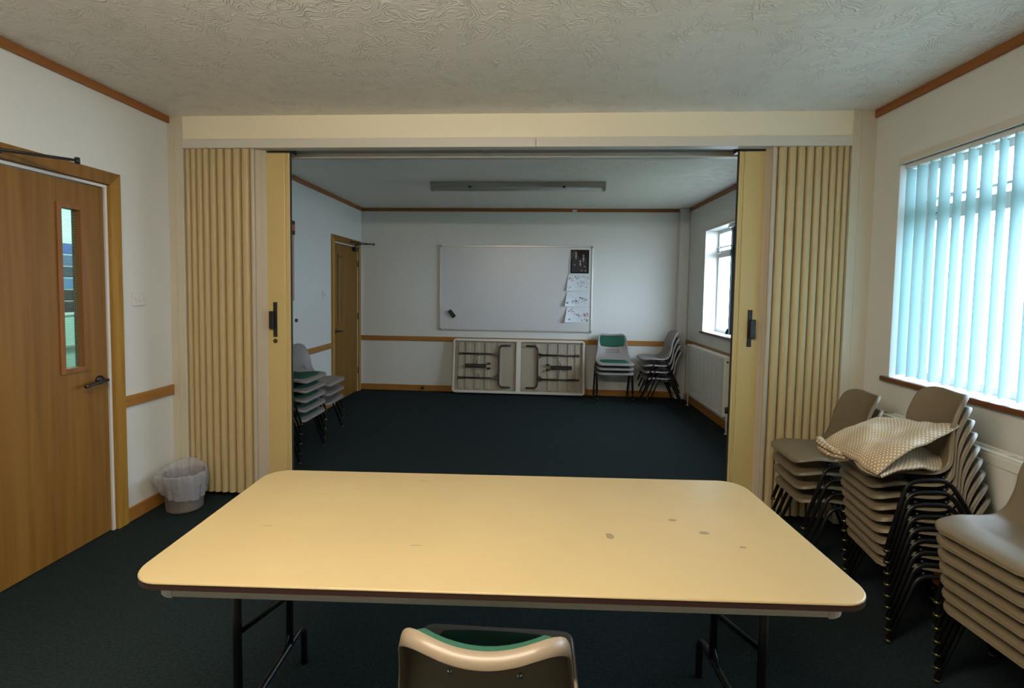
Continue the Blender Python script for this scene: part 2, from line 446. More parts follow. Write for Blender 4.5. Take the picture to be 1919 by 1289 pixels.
def strip(name, boxes, m, label):
    b = MB()
    for lo, hi in boxes: b.box(lo, hi, bev=.004)
    return struct(b.build(name, m), label)
strip('trim_4', [((L, NB, ZC), (L+.018, YP, H))], m_crown, 'stained timber cornice on the near left wall')
strip('trim_5', [((R-.018, NB, ZC), (R, YP, H))], m_crown, 'stained timber cornice on the near right wall')
strip('trim_6', [((L, YP+PT, ZC), (L+.018, F, H))], m_crown, 'stained timber cornice on the far left wall')
strip('trim_7', [((L, F-.018, ZC), (1.912, F, H))], m_crown, 'stained timber cornice on the end wall')
strip('trim_8', [((R-.018, YP+PT, ZC), (R, 6.77, H))], m_crown, 'stained timber cornice on the far right wall')
strip('trim_9', [((L, 2.779, ZD0), (L+.016, YP, ZD1))], m_rail, 'short timber dado rail by the near door')
strip('trim_10', [((L, YP+PT, ZD0), (L+.016, 5.824, ZD1))], m_rail, 'timber dado rail on the far left wall')
strip('trim_11', [((L, F-.016, ZD0), (1.912, F, ZD1))], m_rail, 'timber dado rail on the end wall')
strip('trim_12', [((R-.016, YP+PT, ZD0+.04), (R, 6.77, ZD1+.04))], m_rail, 'timber dado rail on the window wall')
strip('trim_13', [((R-.016, NB, ZD0), (R, YP, ZD1))], m_rail, 'timber dado rail under the near window')
strip('baseboard_left', [((L, NB, 0), (L+.016, 1.72, ZB)), ((L, 2.779, 0), (L+.016, YP, ZB)), ((L, YP+PT, 0), (L+.016, 5.824, ZB))], m_rail, 'timber skirting along the left wall')
strip('baseboard_far', [((L, F-.016, 0), (1.912, F, ZB))], m_rail, 'timber skirting along the end wall')
strip('baseboard_right', [((R-.016, NB, 0), (R, YP, ZB)), ((R-.016, YP+PT, 0), (R, 6.77, ZB))], m_rail, 'timber skirting along the window wall')
struct(MB().box((1.912, 6.77, 0), (R, F, H), bev=.012).build('trim_14', m_wall), 'boxed pipe in the far right corner')

# ------------------------------------------------------------------ doors
def door(name, y_lock, y_hinge, label):
    """y_lock / y_hinge: outer architrave edges"""
    s = 1 if y_hinge > y_lock else -1
    root = struct(empty(name, (L, (y_lock+y_hinge)/2, 0)), label); yc = (y_lock+y_hinge)/2
    hw = abs(y_lock-y_hinge)/2
    def Y(d): return (hw-d)*-s           # d metres in from the lock-side outer edge
    aw = .07
    fr = MB()
    def bx(b, x0, d0, z0, x1, d1, z1, bev=.004, m=None):
        a, c = Y(d0), Y(d1); b.box((x0, min(a, c), z0), (x1, max(a, c), z1), m, bev)
    full = 2*hw
    # mitred architrave: two legs and the head
    for d0, d1 in ((0, aw), (full-aw, full)):
        o_, i_ = (d0, d1) if d0 == 0 else (d1, d0)
        fr.prism([(Y(o_), 0), (Y(i_), 0), (Y(i_), 2.005), (Y(o_), 2.075)], 0, .02, axis='x')
    fr.build('frame', m_arch, root)
    hdm = MB(); hdm.prism([(Y(0), 2.075), (Y(aw), 2.005), (Y(full-aw), 2.005), (Y(full), 2.075)], 0, .0205, axis='x')
    hdm.build('frame_head', m_door, root)
    ln = MB(); bx(ln, -.139, aw-.02, 0, -.0, aw+.004, 2.012, 0); bx(ln, -.139, full-aw-.004, 0, -.0, full-aw+.02, 2.012, 0); bx(ln, -.139, aw, 1.998, 0, full-aw, 2.014, 0)
    ln.build('frame_lining', m_door, root)
    st = MB(); bx(st, -.012, aw+.004, 0, .002, aw+.020, 2.0, 0); bx(st, -.012, full-aw-.012, 0, .002, full-aw-.004, 2.0, 0); bx(st, -.0115, aw+.0205, 1.985, .0015, full-aw-.0125, 1.9995, 0)
    sm = st.build('smoke_seal', m_white, root); sm['label'] = 'white seal strip round the door leaf'
    # leaf around the vision panel
    d0, d1, g0, g1, z0, z1 = aw+.024, full-aw-.014, aw+.16, aw+.16+.135, .978, 1.848
    lf = MB()
    bx(lf, -.05, d0, .008, -.006, g0, 1.980, 0); bx(lf, -.05, g1, .008, -.006, d1, 1.980, 0)
    bx(lf, -.05, g0, .008, -.006, g1, z0, 0); bx(lf, -.05, g0, z1, -.006, g1, 1.980, 0)
    leaf = lf.build('leaf', m_door, root)
    bd = MB()
    for (a, b, c, d) in ((g0-.012, g0+.014, z0-.012, z1+.012), (g1-.014, g1+.012, z0-.012, z1+.012), (g0+.0145, g1-.0145, z0-.012, z0+.014), (g0+.0145, g1-.0145, z1-.014, z1+.012)):
        bx(bd, -.052, a, c, .002, b, d, .0)
    bd.build('glazing_bead', m_bead, leaf)
    gl = MB(); bx(gl, -.031, g0+.01, z0+.01, -.027, g1-.01, z1-.01, 0); gl.build('glass', m_wglass, leaf)
    # lever handle
    hn = MB(); yh = Y(d0+.055)
    hn.lathe([(.026, -.006), (.026, .002), (.022, .006), (.01, .008), (.01, .045), (0.0101, .046)], (0, yh, .90), axis='x', n=20)
    hn.tube(fillet([(.042, yh, .90), (.045, yh+s*.035, .90), (.044, yh+s*.09, .893), (.04, yh+s*.135, .886)], .03), .010, n=10, r2=.0085)
    h = hn.build('handle', m_black, leaf); h['label'] = 'black lever handle'
    # closer: body on the leaf, arm out to the head
    cb = MB(); yb = Y(full-aw-.20); a, c = sorted((yb, yb+s*.12)); cb.box((-.006, a, 1.925), (.045, c, 1.985), bev=.006)
    cl = cb.build('door_closer', m_black, root)
    ar = MB(); tip = (.235, Y(full-.10 if s > 0 else full-.55), 2.032)
    ar.tube([(.022, yb+s*.06, 1.99), (.022, yb+s*.06, 2.022)], .010)
    ar.tube([(.022, yb+s*.06, 2.018), tip], .01, n=4, flat=(.020, .010))
    ar.tube([(.02, yb-s*.10, 2.036), tip], .01, n=4, flat=(.020, .010))
    ar.box((0.0, yb-s*.10-.02, 2.022), (.03, yb-s*.10+.02, 2.050), bev=.003)
    ar.lathe([(.011, -.016), (.011, .014)], tip, n=12)
    ar.build('closer_arm', m_black, cl)
    for zz in (.25, 1.0, 1.72):
        q = Y(full-aw-.008); MB().tube([(.006, q, zz), (.006, q, zz+.09)], .007).build('hinge', m_black, root)
    return root
door('door_1', 2.779, 1.735, 'oak veneer door with a narrow wired glass panel, near room')
door('door_2', 5.824, 6.80, 'oak veneer door with a narrow glass panel, far room')

# ------------------------------------------------------------------ windows
def window(name, W, label, mull):
    root = struct(empty(name, (R, (W[0]+W[1])/2, WZ0)), label)
    yc = (W[0]+W[1])/2; h0, h1 = 0.0, WZ1-WZ0; y0, y1 = W[0]-yc, W[1]-yc
    x0, x1 = .15, .20
    fr = MB()
    fr.box((x0, y0, h0), (x1, y0+.045, h1)).box((x0, y1-.045, h0), (x1, y1, h1))
    fr.box((x0+.001, y0+.045, h0), (x1-.001, y1-.045, h0+.045)).box((x0+.001, y0+.045, h1-.045), (x1-.001, y1-.045, h1))
    fr.box((x0-.008, y0+.0455, .885), (x1-.002, y1-.0455, .965), bev=.004)
    fr.box((x0-.003, y0+.0455, 1.0), (x1-.003, y1-.0455, 1.014), bev=.002)
    for m_ in mull: fr.box((x0+.002, m_-yc-.025, h0+.045), (x1-.0025, m_-yc+.025, h1-.045), bev=.004)
    fr.build('window_frame', m_upvc, root)
    MB().box((.172, y0+.02, .02), (.178, y1-.02, h1-.02)).build('window_pane', m_glass, root)
    sb = MB(); sb.box((-.0, y0, -.0), (x0+.02, y1, .006)); sb.build('sill_board', m_reveal, root)
    rv = MB(); rv.box((0, y0, 0), (x0, y0+.004, h1)).box((0, y1-.004, 0), (x0, y1, h1)).box((0, y0, h1-.004), (x0, y1, h1)).build('reveal_lining', m_reveal, root)
    MB().box((-.028, y0-.02, -.020), (.002, y1+.035, .007), bev=.004).build('sill_nosing', m_sillw, root)
    MB().box((-.010, y0-.0, h1-.010), (.0, y1+.0, h1+.028), bev=.002).build('lintel_strip', m_track, root)
    hd_ = MB(); hd_.tube([(x0-.012, y1-.10, .93), (x0-.05, y1-.13, .93), (x0-.055, y1-.23, .935)], .006); hd_.lathe([(.014, -.014), (.014, 0)], (x0, y1-.10, .93), axis='x', n=12)
    hd_.tube([(x0-.02, y1-.02, 1.0), (x0-.05, y1+.0-.25, 1.005)], .005)
    hd_.build('window_stay', m_chrome, root)
    return root
window('window_1', W1, 'near window behind the teal vertical blind', (2.02, ))
window('window_2', W2, 'far window in the right wall', (5.30, ))

# ------------------------------------------------------------------ outside, seen as glare: low brick wall across a yard
struct(MB().box((R+.31, NB-1, -.3), (14, 12, -.25)).build('ground_outside', mat('dull_grass', (0.14, 0.16, 0.10), .9)), 'grass outside the windows')

# ------------------------------------------------------------------ vertical blinds
def blind(name, ys, ang, m, label, cat, head, x=R+.055):
    root = tag(empty(name, (x, (head[0]+head[1])/2, WZ1-.03)), label, cat)
    yc = (head[0]+head[1])/2
    MB().box((-.02, head[0]-yc, -.004), (.02, head[1]-yc, .024), bev=.004).build('head_rail', m_white, root)
    for i, y in enumerate(ys):
        a = math.radians(ang+random.uniform(-9, 9)); hw = .045
        b = MB(); n = 5; z1, z0 = -.005, -(WZ1-.03)+.992
        dx, dy = math.cos(a), math.sin(a)
        def pt(k, z):
            t = -1+2*k/(n-1); bow = .004*(1-t*t)
            return Vector((hw*t*dx-bow*dy, y-yc+hw*t*dy+bow*dx, z))
        rows = [z1, z1-.03, (z0+z1)/2, z0+.02, z0]
        g = [[b.bm.verts.new(pt(k, z)) for k in range(n)] for z in rows]
        for r_ in range(len(rows)-1):
            for k in range(n-1):
                f = b.bm.faces.new((g[r_][k], g[r_][k+1], g[r_+1][k+1], g[r_+1][k])); f.smooth = True
        b.tube([(0, y-yc, .0), (0, y-yc, -.006)], .004, n=6)
        b.build('slat', m, root, recalc=False)
    return root
blind('vertical_blind', [2.948-.0785*i for i in range(19)], 29, m_slat, 'teal vertical slat blind hanging in the near right window', 'blind', (W1[0]+.01, W1[1]-.006), x=R+.043)
bl = blind('vertical_blind', [5.535-.034*i for i in range(6)], 60, m_slatd, 'vertical blind drawn aside in the far window, coloured as a dark silhouette', 'blind', (W2[0]+.01, 5.60), x=R+.07)
bc = (W2[0]+.01+5.60)/2
MB().tube([(.0, 5.575-bc, -.004), (0, 5.575-bc, -1.10)], .002, n=6).lathe([(.004, -1.10), (.022, -1.155), (.024, -1.165)], (0, 5.575-bc, 0), n=12).build('pull_cord', m_black, bl)

# ------------------------------------------------------------------ folding partition
def partition(name, x_jamb, x_lead, x_pleat, s, label):
    """s=+1: opens from the left jamb; the pleats run from the jamb to x_pleat, a flat sheet on to the lead post"""
    root = tag(empty(name, (x_jamb, YP+.13, 0)), label, 'folding partition')
    yc = YP+.13; ztop = 2.352
    n = 9; span = abs(x_pleat-x_jamb)-.004
    ws = [1+.085*i for i in range(n)]; tot = sum(ws)
    for face in (-1, 1):
        prof = []; x = .004
        for i in range(n):
            wd = ws[i]/tot*span
            for t, d in ((.0, .075), (.075, .070), (.10, .014), (.15, .003), (.30, .0), (.55, .001), (.74, .004), (.84, .010), (.885, .020), (.91, .070), (.95, .075)):
                prof.append((x+t*wd, d))
            x += wd
        prof.append((x, .02))
        # flat sheet with two soft creases to the post
        xl = abs(x_lead-x_jamb); dd = xl-x
        sheet = [(x, .02), (x+.008, .002), (x+.03*1, .006), (x+.3*dd, .012), (x+.34*dd, .016), (x+.62*dd, .03), (x+.66*dd, .035), (x+.94*dd, .058), (xl-.16, .066)] if dd > .9 else [(x, .03), (x+.006, .004), (x+.018, .0), (x+.028, .004), (x+.034, .010), (x+.28*(dd-.16), .018), (x+.34*(dd-.16), .026), (x+.60*(dd-.16), .034), (x+.66*(dd-.16), .042), (xl-.172, .054), (xl-.16, .064)]
        nm = 'pleated_sheet'
        b = MB()
        for P_, mt in ((prof, m_fold), (sheet, m_sheet)):
            k = b.mi(mt)
            va = [b.bm.verts.new((s*p[0], face*(.128-p[1]), .035)) for p in P_]
            vb = [b.bm.verts.new((s*p[0], face*(.128-p[1]), ztop)) for p in P_]
            for i in range(len(P_)-1):
                f = b.bm.faces.new((va[i], va[i+1], vb[i+1], vb[i])); f.material_index = k; f.smooth = True
        # close the back of each fold so that it has body
        b.build(nm, None, root)
    # lead post: wide flat face, step and thin lip
    xl = abs(x_lead-x_jamb)
    q = MB()
    def B(x0, y0, z0, x1, y1, z1, bev=.003): q.box((min(s*x0, s*x1), y0, z0), (max(s*x0, s*x1), y1, z1), None, bev)
    B(xl-.168, -.066, .02, xl-.036, -.036, 2.330, .006)
    B(xl-.036, -.061, .02, xl-.022, -.036, 2.330, .003)
    B(xl-.022, -.064, .02, xl-.006, -.036, 2.330, .004)
    B(xl-.20, -.036, .02, xl-.10, .10, 2.330, .006)
    q.build('lead_post', m_post, root)
    MB().box((min(s*(xl-.006), s*(xl+.001)), -.058, .02), (max(s*(xl-.006), s*(xl+.001)), -.046, 2.335)).build('rubber_gasket', m_gasket, root)
    MB().box((min(s*(xl-.17), s*(xl+.003)), -.066, 2.330), (max(s*(xl-.17), s*(xl+.003)), .02, 2.362)).build('top_carrier', m_black, root)
    hx = xl-(.110 if s > 0 else .105)
    hb = MB().box((s*hx-.013, -.073, 1.10), (s*hx+.013, -.062, 1.335), bev=.002)
    hb.box((s*(hx-.013)-.018, -.098, 1.155), (s*(hx-.013)+.014, -.072, 1.275), bev=.005)
    pull = hb.build('pull_handle', m_black, root); pull['label'] = 'black pull handle'
    if s > 0:
        MB().lathe([(.013, -.074), (.015, -.070), (.015, -.062)], (s*(hx-.001), 0, 1.072), axis='y', n=20).build('key_lock', m_brass, root)
        MB().lathe([(.012, xl+.002), (.012, xl+.014)], (0, -.01, 1.21), axis='x', n=16).build('latch', m_black, root)
    return root
partition('folding_partition', JL, -1.638, -1.885, 1, 'beige pleated folding partition stacked at the left jamb')
partition('folding_partition', JR, 1.262, 1.475, -1, 'beige pleated folding partition stacked at the right jamb')

# ------------------------------------------------------------------ stacking chairs
def chair_proto(name, SH, W, D, BH, shell, pads=False, slot=False, lod=1.0, foot_w=None, lip=.019, rcf=.045, key_pad=False):
    """faces +Y, origin on the floor below the middle of the seat. D: seat front to top of back."""
    root = empty(name, (0, 0, 0))
    y_front = D*.5; 
    # side profile from the front lip to the top of the back (y, z)
    key = [(y_front, SH-.010), (y_front-.03, SH), (y_front-.10, SH+.002), (y_front-.30*D, SH-.004), (y_front-.46*D, SH-.011), (y_front-.58*D, SH-.008),
           (y_front-.675*D, SH+.018), (y_front-.745*D, SH+.062), (y_front-.81*D, SH+.118), (y_front-.90*D, SH+.5*(.118+BH)+.01), (y_front-D, SH+BH)]
    # resample with Catmull-Rom
    P = [Vector((0, a, b)) for a, b in key]; fine = []
    for i in range(len(P)-1):
        p0 = P[max(i-1, 0)]; p1 = P[i]; p2 = P[i+1]; p3 = P[min(i+2, len(P)-1)]
        for k in range(10):
            t = k/10
            fine.append(.5*((2*p1)+(-p0+p2)*t+(2*p0-5*p1+4*p2-p3)*t*t+(-p0+3*p1-3*p2+p3)*t**3))
    fine.append(P[-1])
    cum = [0]
    for i in range(1, len(fine)): cum.append(cum[-1]+(fine[i]-fine[i-1]).length)
    T = cum[-1]
    def at(s_):
        for i in range(1, len(cum)):
            if cum[i] >= s_ or i == len(cum)-1:
                u = (s_-cum[i-1])/(cum[i]-cum[i-1]); return fine[i-1].lerp(fine[i], u), (fine[i]-fine[i-1]).normalized()
    rcb = .060
    ds = [0, .006, .014, .026, .042, .060, .075]
    mid = [x for x in ds]
    nmid = 22
    rows = mid+[.075+(T-.15)*(i+1)/(nmid+1) for i in range(nmid)]+[T-x for x in reversed(ds)]
    bend = D*.84
    cols = [-1, -.97, -.9, -.78, -.62, -.46, -.30, -.15, 0, .15, .30, .46, .62, .78, .9, .97, 1]
    def halfw(s_):
        u = s_/T
        if u < .45: w0 = .5*W*(1.0-.02*u)
        else:
            k = min(1, (u-.45)/.25); k = k*k*(3-2*k); w0 = .5*W*(.99-.12*k-.10*max(0, (u-.70)/.30))
        d, q = (s_, rcf) if s_ < T/2 else (T-s_, rcb)
        if d < q: return w0-q+math.sqrt(max(0, q*q-(q-d)**2)), w0
        return w0, w0
    def surf(s_, c, off=0.0):
        p, t = at(s_); nrm = Vector((0, t.z, -t.y)).normalized()      # up/forward side
        if nrm.z < 0 and abs(nrm.z) > .9: nrm = -nrm
        u = s_/T
        # cross curve: seat dished, back wrapped forward at the sides
        if u < .5: dish = .014*(c*c)*min(1, max(0, (u-.04)/.2))
        else: dish = .014+(.050-.014)*min(1, (u-.5)/.25)
        w_, wf = halfw(s_)
        if u >= .5: dish = dish*(c*w_/wf)**2
        return Vector((c*w_, p.y, p.z))+nrm*(dish+off)
    b = MB(); bm = b.bm
    g = [[bm.verts.new(surf(s_, c)) for c in cols] for s_ in rows]
    hole = set()
    if slot:
        s_lo, s_hi = (T-.262, T-.212)
        for i in range(len(rows)-1):
            m_ = (rows[i]+rows[i+1])/2
            if s_lo < m_ < s_hi:
                for j in range(len(cols)-1):
                    if abs((cols[j]+cols[j+1])/2) < .45: hole.add((i, j))
    for i in range(len(rows)-1):
        for j in range(len(cols)-1):
            if (i, j) in hole: continue
            f = bm.faces.new((g[i][j], g[i][j+1], g[i+1][j+1], g[i+1][j])); f.smooth = True
    # rolled rim: the boundary is turned down and away from the sitter
    loop = [(i, 0) for i in range(len(rows))]+[(len(rows)-1, j) for j in range(1, len(cols))]+[(i, len(cols)-1) for i in range(len(rows)-2, -1, -1)]+[(0, j) for j in range(len(cols)-2, 0, -1)]
    prev = [g[i][j] for i, j in loop]
    nrms = []
    outs = []
    cen = [surf(rows[i], 0) for i in range(len(rows))]
    for q, (i, j) in enumerate(loop):
        p, t = at(rows[i]); nrm = Vector((0, t.z, -t.y)).normalized()
        a = prev[(q+1) % len(prev)].co-prev[q-1].co
        o_ = nrm.cross(a).normalized()
        c0 = cen[min(max(i, 3), len(rows)-4)]
        if o_.dot(prev[q].co-c0) < 0: o_ = -o_
        nrms.append(nrm); outs.append(o_)
    for (oo, nn) in ((.004, -.001), (.008, -.006), (.010, -.014), (.010, -lip), (.005, -lip-.001), (.004, -.012)):
        ring = [bm.verts.new(g[i][j].co+outs[q]*oo+nrms[q]*nn) for q, (i, j) in enumerate(loop)]
        for q in range(len(loop)):
            q2 = (q+1) % len(loop)
            f = bm.faces.new((prev[q], prev[q2], ring[q2], ring[q])); f.smooth = True
        prev = ring
    shell_o = b.build('shell', shell, root)
    if slot:
        hbm = MB(); cc = [-.5, -.46, -.3, -.1, .1, .3, .46, .5]; ss = [s_lo-.014, s_lo-.002, s_lo+.010, (s_lo+s_hi)/2-.008, (s_lo+s_hi)/2-.004, (s_lo+s_hi)/2+.004, (s_lo+s_hi)/2+.008, s_hi-.010, s_hi+.002, s_hi+.014]
        dd = [0, -.006, -.009, -.009, -.001, -.001, -.009, -.009, -.006, 0]
        gh = [[hbm.bm.verts.new(surf(a_, c_, min(0, d_ if 0 < k_ < 7 else 0)-.0015)) for k_, c_ in enumerate(cc)] for a_, d_ in zip(ss, dd)]
        for a_ in range(len(ss)-1):
            for k_ in range(len(cc)-1): hbm.bm.faces.new((gh[a_][k_], gh[a_][k_+1], gh[a_+1][k_+1], gh[a_+1][k_])).smooth = True
        hbm.build('hand_grip', shell, shell_o)
    # side frames: an inverted V of tube on either side, with a short level run under the seat
    fw = foot_w or W*.5+.012
    yt = .0
    tr = .0095
    for sx in (-1, 1):
        lb = MB()
        pf = (sx*fw, yt+D*.44, .012); pb = (sx*fw, yt-D*.44, .012)
        tf = (sx*(W*.5+.004), yt+.085, SH-.036); tb = (sx*(W*.5+.004), yt-.060, SH-.036)
        path = fillet([pf, tf, tb, pb], .05, 6)
        lb.tube(path, tr, n=8)
        lg = lb.build('leg_frame', m_tube, root)
        for p_ in (pf, pb):
            MB().tube([(p_[0], p_[1], 0.0), (p_[0], p_[1], .012)], .0125, n=10).build('glide', m_brass, lg)
    cb = MB()
    for yy in (yt+.055, yt-.055):
        cb.tube([(-(W*.5-.004), yy, SH-.036), (-(W*.5-.05), yy, SH-.030), (W*.5-.05, yy, SH-.030), (W*.5+.004, yy, SH-.036)], .009, n=8)
    cb.build('cross_bar', m_tube, root)
    if pads:
        for nm, s0, s1, kk, off in (('seat_pad', .035, T*.46, .84, .012), ('back_pad', T-.175, T-(.005 if key_pad else .016), .86, .018 if key_pad else .012)):
            pb_ = MB(); ns, nc = 12, 12; gg = []
            for i in range(ns+1):
                row = []
                for j in range(nc+1):
                    # rounded-rect grid
                    u, v = -1+2*i/ns, -1+2*j/nc
                    e = 1-.10*(u*u*v*v)
                    s_ = (s0+s1)/2+(s1-s0)/2*u*e; c = kk*v*e
                    edge = max(abs(u), abs(v)); h = off*math.sqrt(max(0, 1-edge**6))+.001
                    q_ = surf(s_, 0); wref = .5*W*(.97 if s1 < T*.6 else .86)
                    p_ = surf(s_, min(1, abs(c*wref/halfw(s_)[0]))*math.copysign(1, c), h)
                    row.append(pb_.bm.verts.new(p_))
                gg.append(row)
            for i in range(ns):
                for j in range(nc):
                    f = pb_.bm.faces.new((gg[i][j], gg[i][j+1], gg[i+1][j+1], gg[i+1][j])); f.smooth = True
            pb_.build(nm, m_green, root)
        for sx in (-.42, .42):
            p_ = surf(T-.122, sx, -.001)
            MB().lathe([(.0075, -.001), (.0075, -.003), (.0045, -.005), (.004, -.009)], p_, axis='y', n=12).build('screw', m_chrome, root)
    return root

protos = {}
def get_proto(key, *a, **k):
    if key not in protos: protos[key] = [chair_proto('stacking_chair', *a, **k), False]
    return protos[key]
def place(pr, loc, rz, label, group, rx=0.0):
    if not pr[1]: o = pr[0]; pr[1] = True
    else: o = copy_thing(pr[0])
    o.location = loc; o.rotation_euler = (rx, 0, rz)
    tag(o, label, 'chair', group); return o
ORD = ['bottom', 'second', 'third', 'fourth', 'fifth', 'sixth', 'seventh', 'eighth', 'ninth', 'tenth']
def stack(pr, n, x, y, rz, pitch, shift, desc, where, group, tilt=0.0):
    fx, fy = -math.sin(rz), math.cos(rz)
    for k in range(n):
        pos = 'topmost' if k == n-1 else ('lowest' if k == 0 else ORD[k]+' from bottom')
        place(pr, (x+fx*shift*k, y+fy*shift*k, pitch*k), rz, '%s, %s of %s' % (desc, pos, where), group, -math.radians(tilt)*k)

P90 = math.pi/2
small = get_proto('small', .328, .345, .42, .272, m_poly, foot_w=.188, lip=.014)
smallc = get_proto('smallc', .365, .345, .46, .305, m_poly, foot_w=.188, lip=.014)
# facing -X (rz=+90): front at x - D/2
stack(small, 7, 1.725, 1.715, math.radians(94), .0535, .003, 'taupe plastic stacking chair', 'the stack at the right edge', 'stacked chairs at the right edge of the near room', .95)
stack(small, 9, 1.705, 2.26, math.radians(82), .0505, .003, 'taupe plastic stacking chair', 'the tall stack carrying the spotted cloth', 'stacked chairs under the spotted cloth', .85)
stack(smallc, 4, 1.655, 2.815, math.radians(87), .074, .006, 'taupe plastic stacking chair', 'the short stack against the right partition', 'stacked chairs against the right partition', .8)
padded = get_proto('padded', .405, .45, .45, .33, m_poly2, pads=True, slot=True, foot_w=.225)
stack(padded, 3, 1.045, 6.56, math.pi, .060, .004, 'grey chair with green pads', 'the stack beside the folded table', 'padded chairs in front of the end wall')
side = get_proto('side', .345, .41, .47, .33, m_poly2, slot=True, foot_w=.215)
stack(side, 4, 1.665, 6.56, P90, .083, .016, 'plain grey stacking chair', 'the stack in the far right corner', 'plain grey chairs in the far right corner')
padl = get_proto('padl', .36, .44, .44, .32, m_poly2, pads=True, slot=True, foot_w=.235)
stack(padl, 5, -2.08, 4.10, -P90, .080, .004, 'grey chair with green seat pad', 'the nearer left wall stack', 'padded chairs along the left wall')
stack(side, 3, -2.17, 4.74, -P90, .090, .006, 'plain grey stacking chair', 'the farther left wall stack', 'plain grey chairs along the left wall')
front = get_proto('front', .432, .43, .50, .290, m_poly3, pads=True, foot_w=.225, lip=.036, key_pad=True)
place(front, (-.093, 1.200, 0), 0, 'single chair with green pads pushed under the front table', None)

